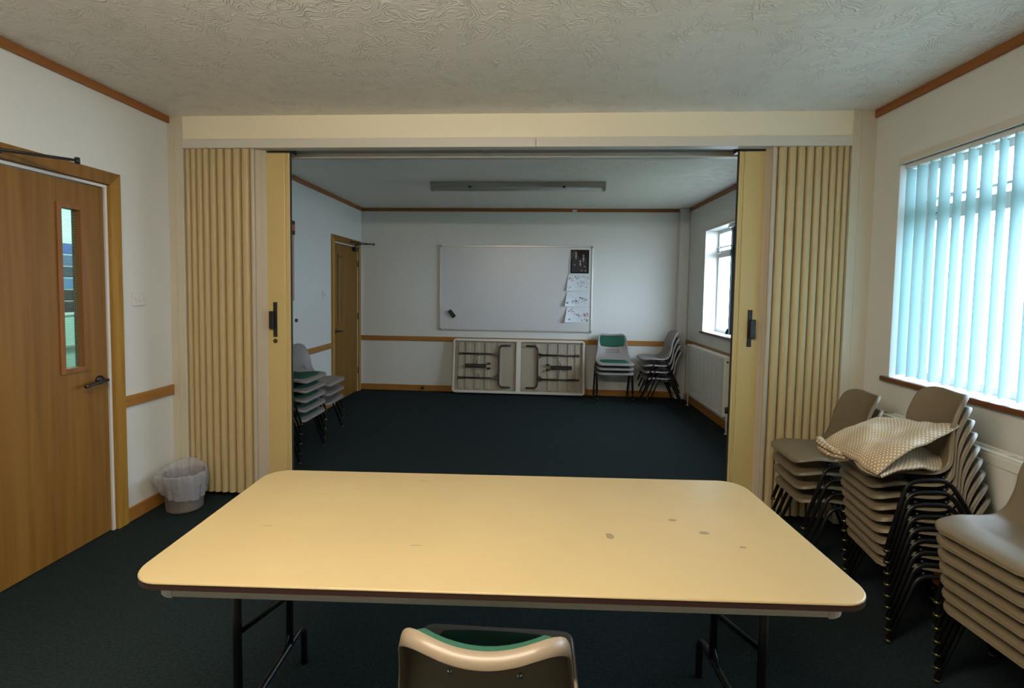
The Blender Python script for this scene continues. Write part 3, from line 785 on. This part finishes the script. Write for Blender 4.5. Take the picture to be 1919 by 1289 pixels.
# ------------------------------------------------------------------ folding tables
def folding_table(name, folded):
    root = empty(name)
    W, D, T_ = 1.83, .76, .014
    zt = .717
    def outl(ins, r): return rrect(-W/2+ins, -D/2+ins, W/2-ins, D/2-ins, r)
    top = MB(); k = top.mi(m_lam); ke = top.mi(m_edge); ku = top.mi(m_under)
    o0 = outl(.0, .085)
    layers = [(outl(.004, .082), zt, k), (outl(.0015, .084), zt-.0012, k), (o0, zt-.004, k), (outl(.0005, .085), zt-.0075, ke), (outl(.0005, .085), zt-.019, ke), (outl(.004, .082), zt-.021, ke)]
    rings = [[top.bm.verts.new((x, y, z)) for x, y in o] for o, z, _ in layers]
    f = top.bm.faces.new(rings[0]); f.material_index = k
    n = len(rings[0])
    for i in range(len(rings)-1):
        for j in range(n):
            f = top.bm.faces.new((rings[i][j], rings[i+1][j], rings[i+1][(j+1) % n], rings[i][(j+1) % n])); f.material_index = layers[i+1][2]; f.smooth = i < 2
    f = top.bm.faces.new(list(reversed(rings[-1]))); f.material_index = ku
    tp = top.build('table_top', None, root)
    za = zt-.021
    ap = MB(); a0 = .045
    x0, x1, y0, y1 = -W/2+a0, W/2-a0, -D/2+a0, D/2-a0
    if folded: a0 = .012; x0, x1, y0, y1 = -W/2+a0, W/2-a0, -D/2+a0, D/2-a0
    ah = .042
    for lo, hi in (((x0+.05, y0, za-ah), (x1-.05, y0+.012, za)), ((x0+.05, y1-.012, za-ah), (x1-.05, y1, za)), ((x0, y0+.05, za-ah), (x0+.012, y1-.05, za)), ((x1-.012, y0+.05, za-ah), (x1, y1-.05, za))):
        ap.box(lo, hi, bev=.003)
        # inner return flange
    ap.box((x0+.05, y0, za-ah), (x1-.05, y0+.03, za-ah+.004)); ap.box((x0+.05, y1-.03, za-ah), (x1-.05, y1, za-ah+.004))
    ap.box((x0, y0+.05, za-ah), (x0+.03, y1-.05, za-ah+.004)); ap.box((x1-.03, y0+.05, za-ah), (x1, y1-.05, za-ah+.004))
    ap.build('apron', m_apron, root)
    for sx in (-1, 1):
        for sy in (-1, 1):
            b = MB(); cx_, cy_ = (x1-.052)*sx, (y1-.052)*sy
            if folded: cx_, cy_ = (x1-.052)*sx, (y1-.052)*sy
            pts = [(cx_+sx*0, cy_+sy*.054)]
            for q in range(7):
                a = math.radians(90-15*q); pts.append((cx_+sx*.054*math.cos(a), cy_+sy*.054*math.sin(a)))
            pts += [(cx_+sx*.034, cy_), (cx_+sx*.024, cy_+sy*.024), (cx_, cy_+sy*.034)]
            b.prism(pts, za-ah-.003, za); b.build('corner_cap', m_apron, root)
    # underside: cross rail and pressed ribs
    ub = MB(); ub.box((-.03, y0, za-.03), (.03, y1, za), bev=.004); ub.build('centre_rail', m_apron, root)
    for sx in (-1, 1):
        rb = MB(); rb.box((min(sx*.05, sx*(W/2-.05)), y0+.045, za-.004), (max(sx*.05, sx*(W/2-.05)), y1-.045, za-.0002))
        for xx in (.26, .43, .57, .70, .80): rb.box((sx*xx-.030, y0+.05, za-.016), (sx*xx+.030, y1-.05, za-.002), bev=.006)
        rb.build('pressed_panel', m_under, tp)
    # leg assemblies
    hx = W/2-(.115 if folded else .165)
    for sx in (-1, 1):
        lg = MB(); Lu = .535; ft = .155
        def P(d, y, e=0.0):
            # d: distance along the leg from the hinge; e: forward offset of the leg plane
            if folded: return (sx*(hx-d), y, za-.030-e)
            return (sx*hx, y, za-.030-d)
        tot = za-.030
        ft = min(ft, tot-Lu) if not folded else ft
        lu = tot-.16 if not folded else Lu
        for yy in (-.165, .165):
            lg.tube([P(0, yy), P(lu, yy)], .0125, n=10)
        e = .17
        path = fillet([P(lu+.16, -.285), P(lu+.03, -.285), P(lu, -.24), P(lu, .24), P(lu+.03, .285), P(lu+.16, .285)], .04, 6)
        lg.tube(path, .0125, n=10)
        # gusset webs and the hinge rod
        lg.tube([P(lu-.05, -.165), P(lu, -.10)], .006, n=6); lg.tube([P(lu-.05, .165), P(lu, .10)], .006, n=6)
        if not folded: lg.tube([P(0, -.30), P(0, .30)], .008, n=8)
        if folded:
            for q in (-1, 1): lg.prism([(sx*(hx-lu+.075), q*.155), (sx*(hx-lu+.075), q*.175), (sx*(hx-lu), q*.205), (sx*(hx-lu), q*.10)], za-.036, za-.028)
        leg = lg.build('leg_frame', m_brown if folded else m_tube, root)
        bk = MB()
        for yy in (-.165, .165): bk.box((min(sx*(hx-.03), sx*(hx+.03)), yy-.016, za-.045), (max(sx*(hx-.03), sx*(hx+.03)), yy+.016, za-.001), bev=.004)
        bk.build('hinge_bracket', m_brown, leg)
        # folding brace
        br = MB()
        if folded:
            br.box((min(sx*(hx-.07), sx*(hx-.36)), -.026, za-.05), (max(sx*(hx-.07), sx*(hx-.36)), .026, za-.028), bev=.005)
            br.box((min(sx*(hx-.37), sx*(hx-.42)), -.045, za-.05), (max(sx*(hx-.37), sx*(hx-.42)), -.020, za-.02), bev=.003)
            br.box((min(sx*(hx-.37), sx*(hx-.42)), .020, za-.05), (max(sx*(hx-.37), sx*(hx-.42)), .045, za-.02), bev=.003)
            br.build('brace_channel', m_tube, root)
            bz = MB()
            for yy in (-1, 1): bz.tube([(sx*(hx-.22), yy*.03, za-.045), (sx*(hx-.27), yy*.16, za-.035)], .0075, n=8, flat=None)
            bz.build('brace_link', m_zinc, root)
        else:
            for yy in (-.15, .15):
                br.tube([(sx*(hx-.36), yy*.25, za-.02), (sx*(hx-.19), yy*.6, za-.13), (sx*(hx-.004), yy, za-.26)], .009, n=8)
            br.tube([(sx*(hx-.19), -.09, za-.13), (sx*(hx-.19), .09, za-.13)], .007, n=8)
            br.build('brace_link', m_tube, root)
    return root
ft = folding_table('folding_table', False)
ta = .0376; nx, ny = -.084, 1.149
ft.location = (nx-math.sin(ta)*.38, ny+math.cos(ta)*.38, 0); ft.rotation_euler = (0, 0, ta)
tag(ft, 'cream laminate folding table with dark edge in the foreground', 'table')
chips = MB()
for (x, y, w_, d_) in ((.33, -.085, .012, .018), (.62, -.05, .016, .01), (-.23, -.17, .018, .002), (-.62, .16, .020, .0008), (-.58, .13, .012, .0008), (-.52, .21, .016, .0008), (-.30, .30, .02, .002), (.55, .03, .014, .008), (.70, -.13, .01, .006), (-.70, -.08, .018, .0015)):
    q_ = [(x+w_*math.cos(t/8*math.pi*2)*(1+.3*math.sin(3*t)), y+d_*math.sin(t/8*math.pi*2)) for t in range(8)]
    chips.poly([(a, b, .7173) for a, b in q_])
chips.build('scuff_marks', m_scuff, ft)

fo = folding_table('folding_table', True)
# stand it on its long edge, underside towards the room, leaning on the end wall
lean = math.radians(7.5)
Mx = Matrix.Translation(Vector((-.208, 6.745, .002+.38*math.cos(lean)))) @ Matrix.Rotation(-lean, 4, 'X') @ Matrix.Rotation(math.radians(90), 4, 'X')
# local z (table up) must point to the wall (+Y): rotate -90 about X
Mx = Matrix.Translation(Vector((-.208, 6.785, .010+.38*math.cos(lean)))) @ Matrix.Rotation(-lean, 4, 'X') @ Matrix.Rotation(math.radians(-90), 4, 'X') @ Matrix.Translation(Vector((0, 0, -.70)))
fo.matrix_world = Mx
tag(fo, 'folded cream table leaning on the end wall, underside out', 'table')
lb_ = MB(); lb_.box((-.165, -.06, .6935), (-.10, .07, .6955), m_paper); lb_.box((-.15, -.055, .6925), (-.115, -.04, .6937), mat('label_blue', (.03, .05, .2), .5))
lb_.build('sticker', None, fo)

# ------------------------------------------------------------------ spotted cloth on the tall stack
def bez(a, b, t): return a*(1-t)+b*t
def cloth():
    root = empty('spotted_cloth', (1.50, 2.24, .80))
    tag(root, 'beige oilcloth with white spots folded on the tall chair stack', 'tablecloth')
    B0 = Vector((1.50, 2.24, .80))
    def sheet(c00, c10, c11, c01, sag, seed, thick, nm, uvs=(.62, .50)):
        b = MB(); bm = b.bm; uvl = bm.loops.layers.uv.new('cloth'); n = 40
        g = []
        for i in range(n+1):
            row = []
            for j in range(n+1):
                u, v = i/n, j/n
                p = (Vector(c00)*(1-u)+Vector(c10)*u)*(1-v)+(Vector(c01)*(1-u)+Vector(c11)*u)*v
                q = noise.noise(Vector((u*2.3+seed, v*2.3, seed)))*.032+noise.noise(Vector((u*6+seed, v*5, 3+seed)))*.010
                e = min(u, 1-u, v, 1-v)
                hump = .038*math.sin(math.pi*u)*math.sin(math.pi*v)
                ro = -sag*(max(0, .10-e)/.10)**2
                p = p+Vector((noise.noise(Vector((v*3, seed, 1)))*.018, noise.noise(Vector((u*3, seed, 5)))*.018, q+hump+ro))
                row.append(bm.verts.new(p-B0))
            g.append(row)
        for i in range(n):
            for j in range(n):
                f = bm.faces.new((g[i][j], g[i+1][j], g[i+1][j+1], g[i][j+1])); f.smooth = True
                for lp_, (a_, c_) in zip(f.loops, ((i, j), (i+1, j), (i+1, j+1), (i, j+1))): lp_[uvl].uv = (a_/n*uvs[0], c_/n*uvs[1])
        o = b.build(nm, m_cloth, root, recalc=False)
        md = o.modifiers.new('thickness', 'SOLIDIFY'); md.thickness = thick; md.offset = -1
        return o
    # upper layer: left corner, front tip, right tip against the back, rear corner
    sheet((1.330, 2.36, .758), (1.345, 2.00, .760), (1.745, 2.110, .930), (1.665, 2.52, .845), .012, 2.1, .006, 'upper_layer')
    sheet((1.345, 2.36, .735), (1.370, 2.01, .742), (1.735, 2.12, .765), (1.66, 2.44, .79), .004, 5.7, .012, 'lower_layer')
    # bunched folds hanging at the left end
    rl = MB()
    for k_, (dx, dz, r0) in enumerate(((0, 0, .020), (.006, -.030, .018), (.020, -.050, .015), (.026, -.012, .018))):
        rl.tube([(1.350+dx-1.5, 2.40-2.24, -.045+dz), (1.333+dx-1.5, 2.36-2.24, -.042+dz), (1.330+dx-1.5, 2.31-2.24, -.044+dz), (1.335+dx-1.5, 2.26-2.24, -.050+dz*.8), (1.350+dx-1.5, 2.21-2.24, -.050+dz*.4)], r0, n=14, r2=r0*.45)
    o = rl.build('rolled_edge', m_cloth, root)
    uv = o.data.uv_layers.new(name='cloth')
    for l_ in o.data.loops:
        c = o.data.vertices[l_.vertex_index].co; uv.data[l_.index].uv = (c.x*1.2, c.y+c.z)
cloth()

# ------------------------------------------------------------------ radiators
def radiator(y0, y1, z0, z1, label):
    yc = (y0+y1)/2; root = tag(empty('radiator', (R, yc, z0)), label, 'radiator'); hl = (y1-y0)/2; h = z1-z0
    xf, xb = -.105, -.035
    p = MB(); n = int((y1-y0)/.033)
    prof = []
    for i in range(n+1):
        y = -hl+.02+(2*hl-.04)*i/n; prof.append((xf+(.0025 if i % 4 == 3 else 0), y))
    bm = p.bm
    lo = [bm.verts.new((a, b, .015)) for a, b in prof]; hi = [bm.verts.new((a, b, h-.05)) for a, b in prof]
    for i in range(n): bm.faces.new((lo[i], lo[i+1], hi[i+1], hi[i]))
    p.box((xf+.008, -hl+.01, .01), (xb, hl-.01, h-.03))
    p.box((xf-.004, -hl+.005, h-.055), (xf+.01, hl-.005, h-.012), bev=.003).box((xf-.002, -hl+.005, 0), (xf+.01, hl-.005, .02), bev=.003)
    p.build('panel', m_rad, root)
    for a in (-1, 1): MB().box((xf-.002, min(a*hl, a*(hl-.012)), .0), (xb+.005, max(a*hl, a*(hl-.012)), h-.01), bev=.004).build('side_panel', m_rad, root)
    g = MB(); g.box((xf-.002, -hl, h-.014), (xf+.014, hl, h), bev=.003).box((xb-.010, -hl, h-.014), (xb+.005, hl, h), bev=.003)
    m_ = int(2*hl/.022)
    for i in range(m_+1):
        y = -hl+.006+(2*hl-.012)*i/m_; g.box((xf+.01, y-.0035, h-.012), (xb-.006, y+.0035, h-.003))
    g.build('top_grille', m_rad, root)
    br = MB(); 
    for a in (-.7, .7): br.box((xb, a*hl-.02, .08), (-.002, a*hl+.02, h-.08))
    br.build('bracket', m_rad, root)
    for a in (-1, 1):
        v = MB(); y = a*(hl+.022)
        v.tube([(-.07, y-a*.03, .04), (-.07, y, .04)], .010).tube([(-.07, y, .06), (-.07, y, -z0)], .0075)
        v.lathe([(.018, -z0), (.018, -z0+.006)], (-.07, y, 0), n=16)
        v.build('feed_pipe', m_white, root)
    MB().lathe([(.011, -.003-hl), (.011, .002-hl)], (-.07, 0, h-.055), axis='y', n=14).build('vent_plug', m_brass, root)
    t = MB(); t.lathe([(.016, .045), (.019, .06), (.019, .10), (.014, .108)], (-.07, -(hl+.022), 0), n=16); t.build('valve_cap', m_black, root)
    return root
radiator(1.20, 2.86, .17, .79, 'white panel radiator under the near window, mostly behind chairs')
radiator(5.16, 6.39, .17, .79, 'white panel radiator under the far window')

# ------------------------------------------------------------------ whiteboard and what hangs on it
wb = tag(empty('whiteboard', (-.27, F, .866)), 'wide white dry-wipe board fixed to the end wall', 'whiteboard')
hw_, hh = 1.052, 1.18
MB().box((-hw_+.01, -.016, .01), (hw_-.01, -.002, hh-.01)).build('writing_surface', m_board, wb)
fr = MB()
fr.box((-hw_, -.024, 0), (-hw_+.022, 0, hh), bev=.004).box((hw_-.022, -.024, 0), (hw_, 0, hh), bev=.004)
fr.box((-hw_, -.024, 0), (hw_, 0, .022), bev=.004).box((-hw_, -.024, hh-.022), (hw_, 0, hh), bev=.004)
fr.build('frame', m_alu, wb)
for sx in (-1, 1):
    for z in (0, hh):
        s2 = 1 if z == 0 else -1
        MB().box((sx*hw_-.0 if sx < 0 else hw_-.032, -.028, z-.002 if z == 0 else hh-.03), (-hw_+.032 if sx < 0 else hw_+.002, .0, .03 if z == 0 else hh+.002), bev=.004).build('corner_clip', mat('grey_plastic', (.28, .28, .28), .5), wb)
er = tag(empty('board_eraser', (-1.142, F-.016, 1.095)), 'small black eraser stuck low on the left of the whiteboard', 'board eraser')
er.rotation_euler = (0, math.radians(52), 0)
MB().box((-.058, -.030, -.028), (.058, -.012, .028), bev=.006).build('handle', m_black, er)
MB().box((-.056, -.012, -.026), (.056, -.001, .026)).build('felt_pad', mat('dark_felt', (.03, .03, .03), .95), er)

def paper_sheet(name, x0, x1, z0, z1, label, cat, fill, curl=0.0, group=None):
    """paper pinned at the top edge: the left part of the sheet bends away from the board"""
    yb = F-.0185; b = MB(); k = b.mi(m_paper); n = 12
    def S(u, v):
        x = x0+(x1-x0)*u; z = z0+(z1-z0)*v
        off = curl*(max(0, 1-v))*(max(0, .55-u)/.55)**2
        return Vector((x-off*.55, yb-off-.0006, z))
    g = [[b.bm.verts.new(S(i/n, j/n)) for j in range(n+1)] for i in range(n+1)]
    for i in range(n):
        for j in range(n):
            f = b.bm.faces.new((g[i][j], g[i+1][j], g[i+1][j+1], g[i][j+1])); f.material_index = k; f.smooth = True
    def mark(pts, m, lift=.0009):
        vs = []
        for u, v in pts:
            p = S(u, v); vs.append(b.bm.verts.new(p+Vector((0, -lift, 0))))
        try: f = b.bm.faces.new(vs); f.material_index = b.mi(m)
        except ValueError: pass
    fill(mark)
    o = b.build(name, None, None, recalc=False); tag(o, label, cat, group); return o
def ell(cx, cy, rx, ry, n=10): return [(cx+rx*math.cos(2*math.pi*i/n), cy+ry*math.sin(2*math.pi*i/n)) for i in range(n)]
def photo(mark):
    bgm = mat('print_dark_brown', (.016, .010, .008), .6, spec=.2); glow = mat('print_brown', (.045, .028, .014), .4)
    skin = mat('print_skin', (.36, .19, .14), .5); shirt = mat('print_shirt', (.5, .5, .5), .5); suit = mat('print_suit', (.010, .011, .014), .5); hair = mat('print_hair', (.12, .10, .09), .5); tie = mat('print_tie', (.10, .03, .03), .5)
    for a in range(6):
        for c in range(6): mark([(.03+.94*a/6, .03+.94*c/6), (.03+.94*(a+1)/6, .03+.94*c/6), (.03+.94*(a+1)/6, .03+.94*(c+1)/6), (.03+.94*a/6, .03+.94*(c+1)/6)], bgm)
    mark(ell(.22, .72, .17, .22), glow, .0012)
    for cx, cy, s_ in ((.30, .82, 1.0), (.68, .72, .9), (.52, .50, .95)):
        mark([(cx-.20*s_, .10), (cx+.20*s_, .10), (cx+.17*s_, cy-.12), (cx+.05, cy-.06), (cx-.05, cy-.06), (cx-.17*s_, cy-.12)], suit, .0015)
        mark([(cx-.045, cy-.07), (cx+.045, cy-.07), (cx+.01, cy-.24), (cx-.005, cy-.24)], shirt, .0018)
        mark([(cx-.012, cy-.09), (cx+.014, cy-.09), (cx+.010, cy-.22), (cx, cy-.24)], tie, .0021)
        mark(ell(cx, cy+.022, .055*s_, .056*s_), hair, .0018)
        mark(ell(cx, cy, .046*s_, .056*s_), skin, .0021)
    for cx, cy in ((.24, .37), (.76, .30), (.60, .14), (.80, .14)): mark(ell(cx, cy, .05, .022), skin, .0021)
paper_sheet('printed_photo', .473, .737, 1.664, 2.006, 'dark printed photo of three people in suits, top right of whiteboard', 'photo', photo, .012)
cols = [mat('ink_teal', (.03, .22, .20), .6), mat('ink_black', (.02, .02, .02), .6), mat('ink_rust', (.36, .16, .09), .6), mat('ink_pink', (.45, .22, .24), .6), mat('ink_grey', (.22, .22, .24), .6), mat('ink_red', (.45, .03, .03), .6), mat('ink_green', (.04, .20, .10), .6), mat('ink_sky', (.30, .55, .62), .6)]
def blobs(spec, seed):
    def f(mark):
        r = random.Random(seed)
        for (cx, cy, sp, n, ci) in spec:
            for _ in range(n):
                x, y = cx+r.uniform(-sp, sp), cy+r.uniform(-sp, sp)
                x = min(.95, max(.05, x)); y = min(.93, max(.07, y))
                rx, ry = r.uniform(.008, .032), r.uniform(.012, .05)
                k = r.choice(ci); mark([(a, b) for a, b in ell(x, y, rx, ry, r.choice((4, 5, 6, 7)))], cols[k], .0009+r.random()*.0004)
    return f
paper_sheet('craft_sheet', .450, .739, 1.438, 1.650, 'pale sheet with teal and pink cut-outs just below the photo', 'paper', blobs([(.15, .75, .12, 14, (2, 3, 4)), (.45, .82, .13, 12, (0, 6)), (.68, .88, .1, 8, (0, 6)), (.6, .65, .06, 3, (1,)), (.9, .8, .1, 7, (3, 4)), (.75, .42, .2, 22, (2, 3, 4)), (.1, .22, .06, 4, (5, 7, 3)), (.45, .4, .15, 6, (4,))], 3), .035)
paper_sheet('craft_sheet', .438, .741, 1.226, 1.423, 'pale sheet with a ship-like collage, middle of three craft sheets', 'paper', blobs([(.18, .72, .12, 8, (7,)), (.6, .60, .03, 9, (4, 1)), (.6, .42, .24, 26, (2, 4, 1)), (.8, .5, .12, 14, (1, 2, 4)), (.33, .3, .09, 12, (1, 4)), (.06, .25, .04, 8, (1, 4))], 5), .045)
paper_sheet('craft_sheet', .442, .745, 1.008, 1.213, 'pale sheet with red collage, lowest of three craft sheets', 'paper', blobs([(.2, .82, .12, 16, (2, 4, 3)), (.4, .55, .08, 8, (2, 4)), (.6, .45, .08, 10, (1, 4)), (.85, .5, .11, 26, (5, 5, 3, 2)), (.14, .2, .07, 8, (6, 1)), (.68, .13, .03, 3, (5,)), (.88, .15, .09, 10, (6, 1, 5))], 9), .050)

# ------------------------------------------------------------------ ceiling batten
m_lit = bpy.data.materials.new('lit_diffuser'); m_lit.use_nodes = True
def lit():
    n = m_lit.node_tree.nodes; l = m_lit.node_tree.links; n.clear()
    e = n.new('ShaderNodeEmission'); e.inputs[0].default_value = (*TUBE_COLOR, 1); e.inputs[1].default_value = TUBE_STRENGTH
    o = n.new('ShaderNodeOutputMaterial'); l.new(e.outputs[0], o.inputs[0])
lit()
def batten(x0, y0, m, label, drop=0.0):
    bt = tag(empty('ceiling_light', (x0, y0, H-drop)), label, 'ceiling light')
    MB().box((-.905, -.055, -.052), (.905, .055, -.0), bev=.006).build('housing', m_batten, bt)
    b = MB(); prof = [(.048*math.cos(math.radians(a)), -.052+.034*math.sin(math.radians(a))) for a in range(180, 361, 20)]
    b.prism(prof, -.885, .885, axis='x', smooth=True); b.build('diffuser', m, bt)
    for sx in (-1, 1): MB().box((min(sx*.885, sx*.905), -.05, -.086), (max(sx*.885, sx*.905), .05, -.05), bev=.006).build('end_cap', m_batten, bt)
    if drop:  # rods of the added batten, lowered to throw more light on the ceiling
        for x in (-.6, .6): MB().tube([(x, 0, -.001), (x, 0, drop)], .008).build('suspension_rod', m_zinc, bt)
    for x in (-.49, .48): MB().box((x-.014, -.060, -.062), (x+.014, -.040, -.042), bev=.002).build('clip', m_black, bt)
batten(-.20, 5.22, m_diff, 'long unlit fluorescent batten on the far room ceiling')
batten(-.50, .60, m_lit, 'added unseen lit batten below the near room ceiling, above the table', .15)  # unseen fixture added as the source of the warm light
tag(MB().box((.49, F-.030, H-.045), (.55, F-.018, H-.018), bev=.003).build('cable_clip', m_white), 'tiny white clip on the cornice above the whiteboard', 'clip')

# ------------------------------------------------------------------ switches, door stop, poster
def switch(y, z, w_, gangs, label):
    r = tag(empty('light_switch', (L, y, z)), label, 'light switch')
    MB().box((0, -w_/2, -.044), (.010, w_/2, .044), bev=.003).build('plate', m_white, r)
    for k in range(gangs):
        yy = (k-(gangs-1)/2)*.030
        MB().box((.009, yy-.006, -.012), (.016, yy+.006, .012), bev=.002).build('rocker', m_white, r)
    for k in (-1, 1): MB().lathe([(.003, .010), (.003, .0112)], (0, k*w_*.36, 0), axis='x', n=8).build('screw', m_zinc, r)
switch(2.911, 1.354, .092, 2, 'double white light switch right of the near door')
switch(5.62, 1.354, .088, 1, 'white light switch left of the far door')
ds_ = tag(empty('door_stop', (-1.55, F-.016, .045)), 'small black round door stop on the end wall skirting', 'door stop')
MB().lathe([(.024, 0), (.024, -.012), (.018, -.03), (.012, -.034)], (0, 0, 0), axis='y', n=16).build('knob', m_black, ds_)
ps = tag(empty('wall_hanging', (L, 4.60, 1.30)), 'narrow pink and black hanging at the edge of the left partition', 'wall hanging')
MB().box((.001, -.29, 0), (.012, .29, .66), bev=.001).build('sheet', mat('dusty_pink', (.42, .26, .24), .7), ps)
MB().box((.001, -.30, .66), (.018, .30, .80), bev=.002).build('header_card', m_black, ps)
MB().box((.018, .20, .70), (.020, .295, .76)).build('patch', mat('orange_patch', (.5, .12, .03), .6), ps)

# mosaic picture on the corridor wall
mp_ = tag(empty('mosaic_picture', (-4.25, 4.32, 1.15)), 'blue seaside tile picture seen through the near door glass', 'picture')
b = MB(); b.box((.0, -.50, -.0), (.01, .50, .95), m_paper)
tc = [[(.02, .02, .03), (.02, .025, .05), (.10, .14, .26)], [(.02, .02, .025), (.01, .01, .012), (.012, .012, .015)], [(.10, .20, .40), (.14, .24, .42), (.03, .04, .07)], [(.05, .06, .10), (.16, .17, .18), (.06, .08, .14)], [(.10, .14, .26), (.09, .16, .34), (.07, .14, .36)], [(.07, .12, .34), (.06, .11, .33), (.06, .11, .35)]]
for r_ in range(6):
    for c_ in range(8):
        col = tc[r_][c_ % 3]; nm = 'tile_%d_%d' % (r_, c_ % 3)
        b.box((.010, -.49+c_*.1235, .03+r_*.105), (.012, -.49+c_*.1235+.116, .03+r_*.105+.097), mat(nm, tuple(x*1.0 for x in col), .3))
b.build('panel', None, mp_)
hw2 = MB(); hw2.box((-4.25, 3.0, .86), (-4.22, 5.6, .875)); tag(hw2.build('shelf_edge', mat('grey_shelf', (.3, .32, .32), .5)), 'thin grey shelf edge seen low through the near door glass', 'shelf')

# ------------------------------------------------------------------ waste bin with liner
bn = tag(empty('waste_bin', (-2.232, 3.005, 0)), 'round taupe waste bin with clear liner by the left jamb', 'waste bin')
b = MB(); n = 36; bm = b.bm
prof = [(.0, .004), (.098, .004), (.103, .0), (.106, .02), (.104, .024), (.122, .225), (.127, .23), (.127, .238), (.119, .238), (.100, .03), (.0, .03)]
rings = []
for r_, z in prof:
    rings.append([bm.verts.new((max(r_, .0005)*math.cos(2*math.pi*j/n), max(r_, .0005)*math.sin(2*math.pi*j/n), z)) for j in range(n)])
for i in range(len(rings)-1):
    for j in range(n):
        f = bm.faces.new((rings[i][j], rings[i][(j+1) % n], rings[i+1][(j+1) % n], rings[i+1][j])); f.smooth = True
b.build('bucket', m_bin, bn)
def liner_mesh():
    b = MB(); bm = b.bm; n = 96
    prof = [(.085, .06), (.100, .12), (.108, .19), (.118, .242), (.126, .250), (.132, .240), (.132, .20), (.128, .15), (.124, .115)]
    rings = []
    for i, (r_, z) in enumerate(prof):
        ring = []
        for j in range(n):
            a = 2*math.pi*j/n
            q = noise.noise(Vector((math.cos(a)*4, math.sin(a)*4, i*.35)))*.012+noise.noise(Vector((math.cos(a)*12, math.sin(a)*12, i*.6)))*.006
            rr, zz = r_+q*(1 if i > 3 else .6), z
            # side away from the wall hangs low, the side by the wall stands up and puffs out to the left
            back = max(0, math.sin(a-.5)); left = max(0, math.cos(a-math.pi-.35))
            if i >= 3: zz += .055*back**2*(1-(i-3)/6)+noise.noise(Vector((math.cos(a)*5, math.sin(a)*5, 8)))*.012
            if i >= 4: rr += .045*left**3*math.sin(math.pi*(i-3)/6)
            if i >= 6: zz -= .03*max(0, math.cos(a+.5))
            if i >= 5: zz += .05*left**2*(i-5)/4
            ring.append(bm.verts.new((rr*math.cos(a), rr*math.sin(a), zz)))
        rings.append(ring)
    for i in range(len(rings)-1):
        for j in range(n):
            f = bm.faces.new((rings[i][j], rings[i][(j+1) % n], rings[i+1][(j+1) % n], rings[i+1][j])); f.smooth = True
    o = b.build('liner', m_liner, bn); o['label'] = 'crumpled clear plastic liner'
liner_mesh()
